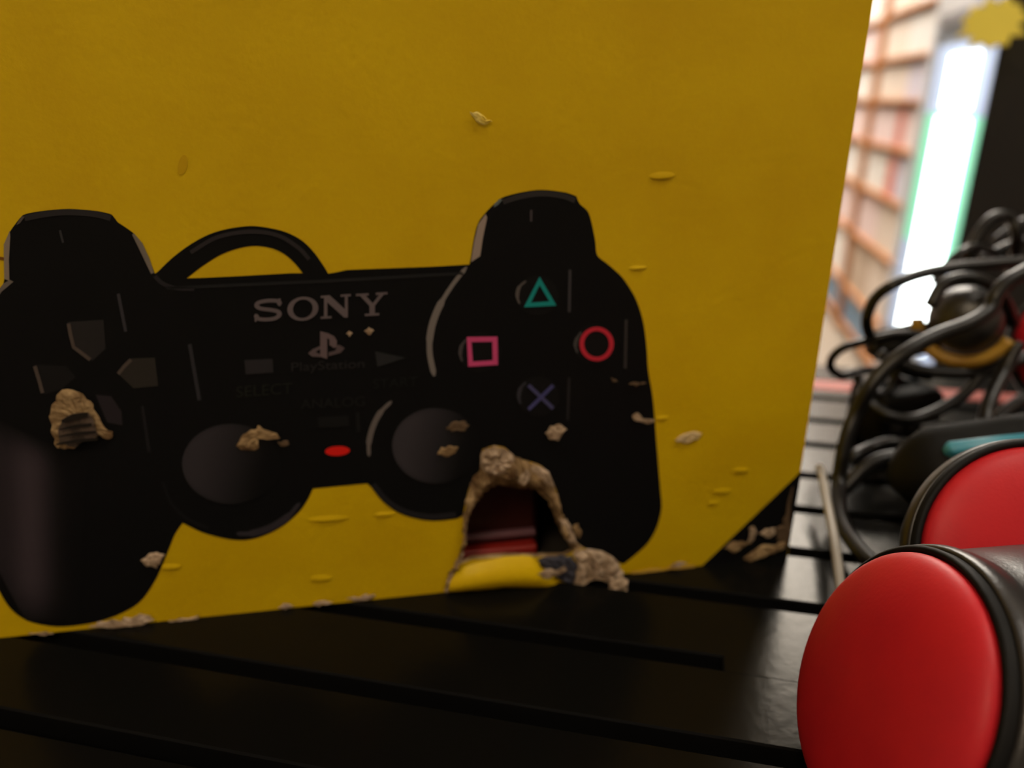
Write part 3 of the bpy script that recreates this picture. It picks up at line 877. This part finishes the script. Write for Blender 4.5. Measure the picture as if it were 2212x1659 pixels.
cable('black cable dangling beside the red stripe', [(1850, 806, .35), (1856, 828, .35), (1870, 846, .345), (1900, 852, .345), (1925, 835, .345), (1935, 806, .345), (1960, 770, .34)], 0.0022)

# ------------------------------------------------------------------ further buzzers in the heap
t3c = at(2360, 752, 0.335)
buzzer('red dome buzzer barely showing at the right edge among the cables', t3c, Vector((-0.35, -0.75, 0.45)), Vector((0.4, 0.5, 0.5)), buttons=False)
def heap_handle(label, px, py, zc, rx, ry, yaw, m_btn=None):
    c = at(px, py, zc)
    t = thing('handheld_buzzer', label, 'buzzer', c)
    return t, c

t4 = thing('handheld_buzzer', 'black rounded buzzer handle with a curved yellow button among the cables', 'buzzer', at(2086, 690, .325))
fr4 = frame_from((Vector((0, 0, EYE)) - at(2086, 690, .325)), Vector((1, 0, 0.3)))
lathe('handle_end', [(0.00001, 0.006), (0.006, 0.0055), (0.011, 0.003), (0.0140, -0.002), (0.0150, -0.010), (0.0150, -0.05), (0.00001, -0.052)], M_shell, fr4, t4, 40)
ybv = [fr4 @ Vector((0.0185 * math.cos(a), 0.0185 * math.sin(a), -0.004)) for a in (math.radians(160 + 155 * k / 24) for k in range(25))]
tube('yellow_button', ybv, 0.0028, M_yellow_btn, t4)

t5c = at(2124, 962, 0.250)
t5 = thing('handheld_buzzer', 'black buzzer handle with a blue button just above the far red dome', 'buzzer', t5c)
fr5 = frame_from(Vector((0.0, -0.60, 0.80)), Vector((1, 0.10, 0.04)))
loft('handle', [(-0.022, 0.004, -0.024, -0.014, .7), (-0.018, 0.010, -0.026, -0.006, .6), (-0.012, 0.013, -0.028, -0.002, .6), (0.03, 0.015, -0.030, -0.001, .6), (0.075, 0.017, -0.030, -0.001, .6), (0.082, 0.012, -0.026, -0.006, .6)], mat('matte_black', (0.005, 0.005, 0.005, 1), 0.6, 0.15), fr5, t5)
loft('blue_button', [(-0.0125, 0.0010, -0.003, 0.0005, .7), (-0.011, 0.0026, -0.004, 0.0016, .7), (0.006, 0.0030, -0.004, 0.0018, .7), (0.0150, 0.0030, -0.004, 0.0018, .7), (0.0165, 0.0012, -0.003, 0.0005, .7)], M_blue_btn, fr5, t5, 20)

pg = thing('filler_plug', 'black plug shape added to fill the dark clutter where the loops meet', 'plug', at(1945, 738, .345))  # added filler: darkens the clutter and covers the bright column behind
frp = frame_from(Vector((0, -0.8, 0.6)), Vector((1, 0.1, 0.12)))
loft('plug_body', [(-0.0130, 0.003, -0.004, 0.003, .7), (-0.0115, 0.0062, -0.007, 0.006, .6), (0.004, 0.0072, -0.008, 0.007, .6), (0.0150, 0.0068, -0.007, 0.006, .6), (0.0165, 0.004, -0.004, 0.004, .7)], mat('matte_black', INK), frp, pg)
lathe('plug_collar', [(0.00001, 0.0012), (0.0042, 0.001), (0.0046, 0), (0.0042, -0.001), (0.00001, -0.0012)], M_shell, Matrix.Translation(frp.to_3x3() @ Vector((-0.014, 0, 0))) @ frp @ Matrix.Rotation(math.pi / 2, 4, 'Y'), pg, 24)

hb = ground(1950, 962)
heap_filler = thing('filler_block', 'black block added to fill the dark clutter in the cable heap on the planks', 'heap_filler', hb, 0.25)  # added filler for the dark middle of the heap
objbm('filler_body', box_bm(-0.016, 0.018, -0.002, 0.024, 0.0003, 0.026, 0.004, None, 3), mat('matte_black', INK), heap_filler, True)
for kx in (-0.008, 0.002, 0.012):
    objbm('filler_stud', box_bm(kx - 0.003, kx + 0.003, -0.0032, -0.0021, 0.009, 0.015, 0.0004), M_shell, heap_filler)

# ------------------------------------------------------------------ dark cabinet and star tag
g_c = 1.0
cl = Vector((0.588 * g_c, g_c, 0))
va = math.atan2(cl.x, cl.y)                     # azimuth of the line of sight along its left side
cab = thing('dark_cabinet', 'tall plain black cabinet standing behind the cables at the right', 'cabinet', cl, -va - math.radians(3))
objbm('cabinet_body', box_bm(0, 0.6, 0.012, 0.42, 0.02, 1.75, 0.004), M_dark, cab)
objbm('cabinet_door', box_bm(0.004, 0.596, -0.008, 0.011, 0.06, 1.74, 0.003), M_dark, cab)
objbm('plinth', box_bm(0.02, 0.58, 0.03, 0.40, 0.0, 0.0195), M_under, cab)
# star-shaped card
sc = at(2146, 50, 0.862)
star = []
ns = 11
for k in range(2 * ns):
    a = math.pi * k / ns + 0.15
    r = (0.036 if k % 2 == 0 else 0.026) * (1 + 0.10 * math.sin(k * 2.3))
    star.append((r * math.cos(a), r * math.sin(a)))
V = [Vector((x, -0.0012, z)) for x, z in star] + [Vector((x, 0.0012, z)) for x, z in star]
n = len(star)
F = [tuple(range(n)), tuple(reversed(range(n, 2 * n)))] + [(i, n + i, n + (i + 1) % n, (i + 1) % n) for i in range(n)]
so = obj('star_card', V, F, M_star)
so.location = sc
so.rotation_euler = (-0.55, 0, -va)
tag(so, 'yellow starburst card stuck to the upper edge of the black cabinet', 'card')

# ------------------------------------------------------------------ shelves along the right wall
HZ = [EYE + h for h in (0.83, 0.66, 0.49, 0.317, 0.142, -0.019, -0.196, -0.39, -0.604, -0.859)]
def shelf_unit(s0, s1, label):
    t = thing('wooden_shelf', label, 'shelf', wpt((s0 + s1) / 2, 0.14, 0))
    inv = t.location.copy()
    def part(name, *a):
        o = wall_box(name, *a, M_wood)
        o.parent = t
        o.matrix_parent_inverse = Matrix.Translation(-inv)
        return o
    part('upright', s0, s0 + 0.02, 0.0, 0.28, 0.0, HZ[0] + 0.2)
    if s0 < -0.5:
        t.children[0].data.materials[0] = mat('white_end_panel', (0.72, 0.72, 0.74, 1), 0.6)
    part('upright', s1 - 0.02, s1, 0.0, 0.28, 0.0, HZ[0] + 0.2)
    part('back_board', s0 + 0.03, s1 - 0.03, 0.27, 0.28, 0.05, HZ[0] + 0.2)
    for z in HZ + [0.06]:
        part('shelf_board', s0 + 0.031, s1 - 0.031, 0.004, 0.268, z - 0.013, z)
    return t
shelf_unit(-1.06, -0.24, 'near wooden shelf unit between the lit panel and the far shelf')
shelf_unit(-0.235, 0.9, 'far wooden shelf unit half hidden by the yellow carton')

CREAM = mat('cream_cover', (0.80, 0.70, 0.62, 1), 0.6, noise=((0.72, 0.63, 0.56, 1), 9))
PINK = mat('pink_cover', (0.82, 0.66, 0.66, 1), 0.6, noise=((0.75, 0.60, 0.62, 1), 9))
WHITE = mat('white_cover', (0.84, 0.82, 0.80, 1), 0.6, noise=((0.76, 0.75, 0.74, 1), 9))
LAV = mat('lavender_cover', (0.66, 0.64, 0.78, 1), 0.6, noise=((0.62, 0.60, 0.72, 1), 9))
RED = mat('red_cover', (0.72, 0.16, 0.11, 1), 0.5, noise=((0.66, 0.2, 0.15, 1), 9))
TAN = mat('tan_cover', (0.58, 0.46, 0.36, 1), 0.6, noise=((0.52, 0.41, 0.32, 1), 9))
BLUE = mat('blue_cover', (0.10, 0.24, 0.42, 1), 0.5, noise=((0.15, 0.30, 0.48, 1), 9))
rows_n = ['top', 'second', 'third', 'fourth', 'fifth', 'sixth', 'seventh', 'eighth', 'ninth', 'bottom']
lev = HZ + [0.06]
def shelf_box(s0, s1, zi, hfrac, m, colour, where, depth=0.02):
    z0 = lev[zi]
    hgt = ((lev[zi - 1] - 0.016) if zi else z0 + 0.17) - z0
    return tag(wall_box('boxed_game', s0, s1, depth, 0.25, z0, z0 + hgt * hfrac, m, None, 0.003),
               '%s boxed item %s' % (colour, where), 'box', 'boxed items on the wooden shelves')
ordn = ['first', 'second', 'third', 'fourth', 'fifth', 'sixth', 'seventh', 'eighth', 'ninth', 'tenth', 'eleventh']
NEAR = [ # colours from far (left in view) to near (right)
    [(CREAM, 'cream', 1.0)], [(CREAM, 'cream', 1.0)], [(WHITE, 'white', 1.0)], [(CREAM, 'cream', 0.55), (WHITE, 'white', 0.45)],
    [(CREAM, 'cream', 0.5), (WHITE, 'white', 0.5)], [(CREAM, 'cream', 0.62), (LAV, 'lavender', 0.38)],
    [(PINK, 'pinkish white', 0.56), (RED, 'red', 0.14), (PINK, 'pale pink', 0.30)], [(WHITE, 'white', 0.52), (RED, 'red', 0.17), (LAV, 'lavender', 0.31)],
    [(PINK, 'pinkish white', 0.5), (CREAM, 'cream', 0.5)], [(TAN, 'tan', 0.5), (CREAM, 'cream', 0.5)], [(BLUE, 'blue', 0.66), (TAN, 'tan', 0.34)]]
for i, row in enumerate(NEAR):
    s = -0.272
    L_ = 1.03 - 0.272 - 0.02
    for k, (m, c, fr_) in enumerate(row):
        e = s - L_ * fr_
        lab = 'on the %s shelf from the top of the near unit' % ordn[i]
        if len([1 for r in row if r[1] == c]) > 1:
            lab += ', %s one' % ('left' if k == 0 else 'right')
        shelf_box(e + 0.006, s - 0.006, i, 0.90, m, c, lab)
        s = e
for i in range(len(lev)):
    shelf_box(-0.20, 0.26, i, 0.90, BLUE if i == 10 else WHITE if i % 2 else PINK, 'blue' if i == 10 else 'white' if i % 2 else 'pale pink', 'on the %s shelf from the top of the far unit' % ordn[i])
# ------------------------------------------------------------------ lit display column beside the shelf
lit = thing('lit_display', 'tall lit display column glowing white, green and blue beside the shelves', 'display', wpt(-1.40, 0.1, 0))
linv = lit.location.copy()
def lpart(name, s0, s1, d0, d1, z0, z1, m, bv=0.0):
    o = wall_box(name, s0, s1, d0, d1, z0, z1, m, None, bv)
    o.parent = lit
    o.matrix_parent_inverse = Matrix.Translation(-linv)
    return o
M_frame = mat('pale_blue_frame', (0.42, 0.50, 0.60, 1), 0.5, 0.4)
M_lb = mat('blue_backlight', (0.5, 0.6, 0.8, 1), 0.5, emit=(0.42, 0.60, 0.95, 1), estr=0.45)
M_lg = mat('green_backlight', (0.3, 0.8, 0.6, 1), 0.5, emit=(0.12, 0.85, 0.50, 1), estr=0.5)
M_lw = mat('white_light', (0.9, 0.9, 0.9, 1), 0.5, emit=(0.92, 1.0, 0.98, 1), estr=7.0)
sa, sb = -1.74, -1.085
lpart('plinth', sa, sb, 0.02, 0.28, 0.0, 0.255, M_frame, 0.004)
lpart('frame', sa, sb, 0.02, 0.28, 0.256, 1.30, M_frame, 0.004)
lpart('cap', sa - 0.01, sb + 0.01, 0.0, 0.28, 1.301, 1.34, mat('grey_cap', (0.20, 0.19, 0.20, 1), 0.6), 0.003)
lpart('blue_panel', sa + 0.01, sb - 0.02, 0.010, 0.0195, 1.03, 1.24, M_lb)
lpart('green_panel', sa + 0.01, sb - 0.02, 0.010, 0.0195, 0.60, 1.028, M_lg)
lpart('blue_panel', sa + 0.01, sb - 0.02, 0.010, 0.0195, 0.27, 0.598, M_lb)
lpart('light_bar', sa + 0.22, sb - 0.20, 0.0, 0.0095, 1.05, 1.205, M_lw, 0.002)
lpart('light_bar', sa + 0.19, sb - 0.17, 0.0, 0.0095, 0.29, 1.02, M_lw, 0.002)
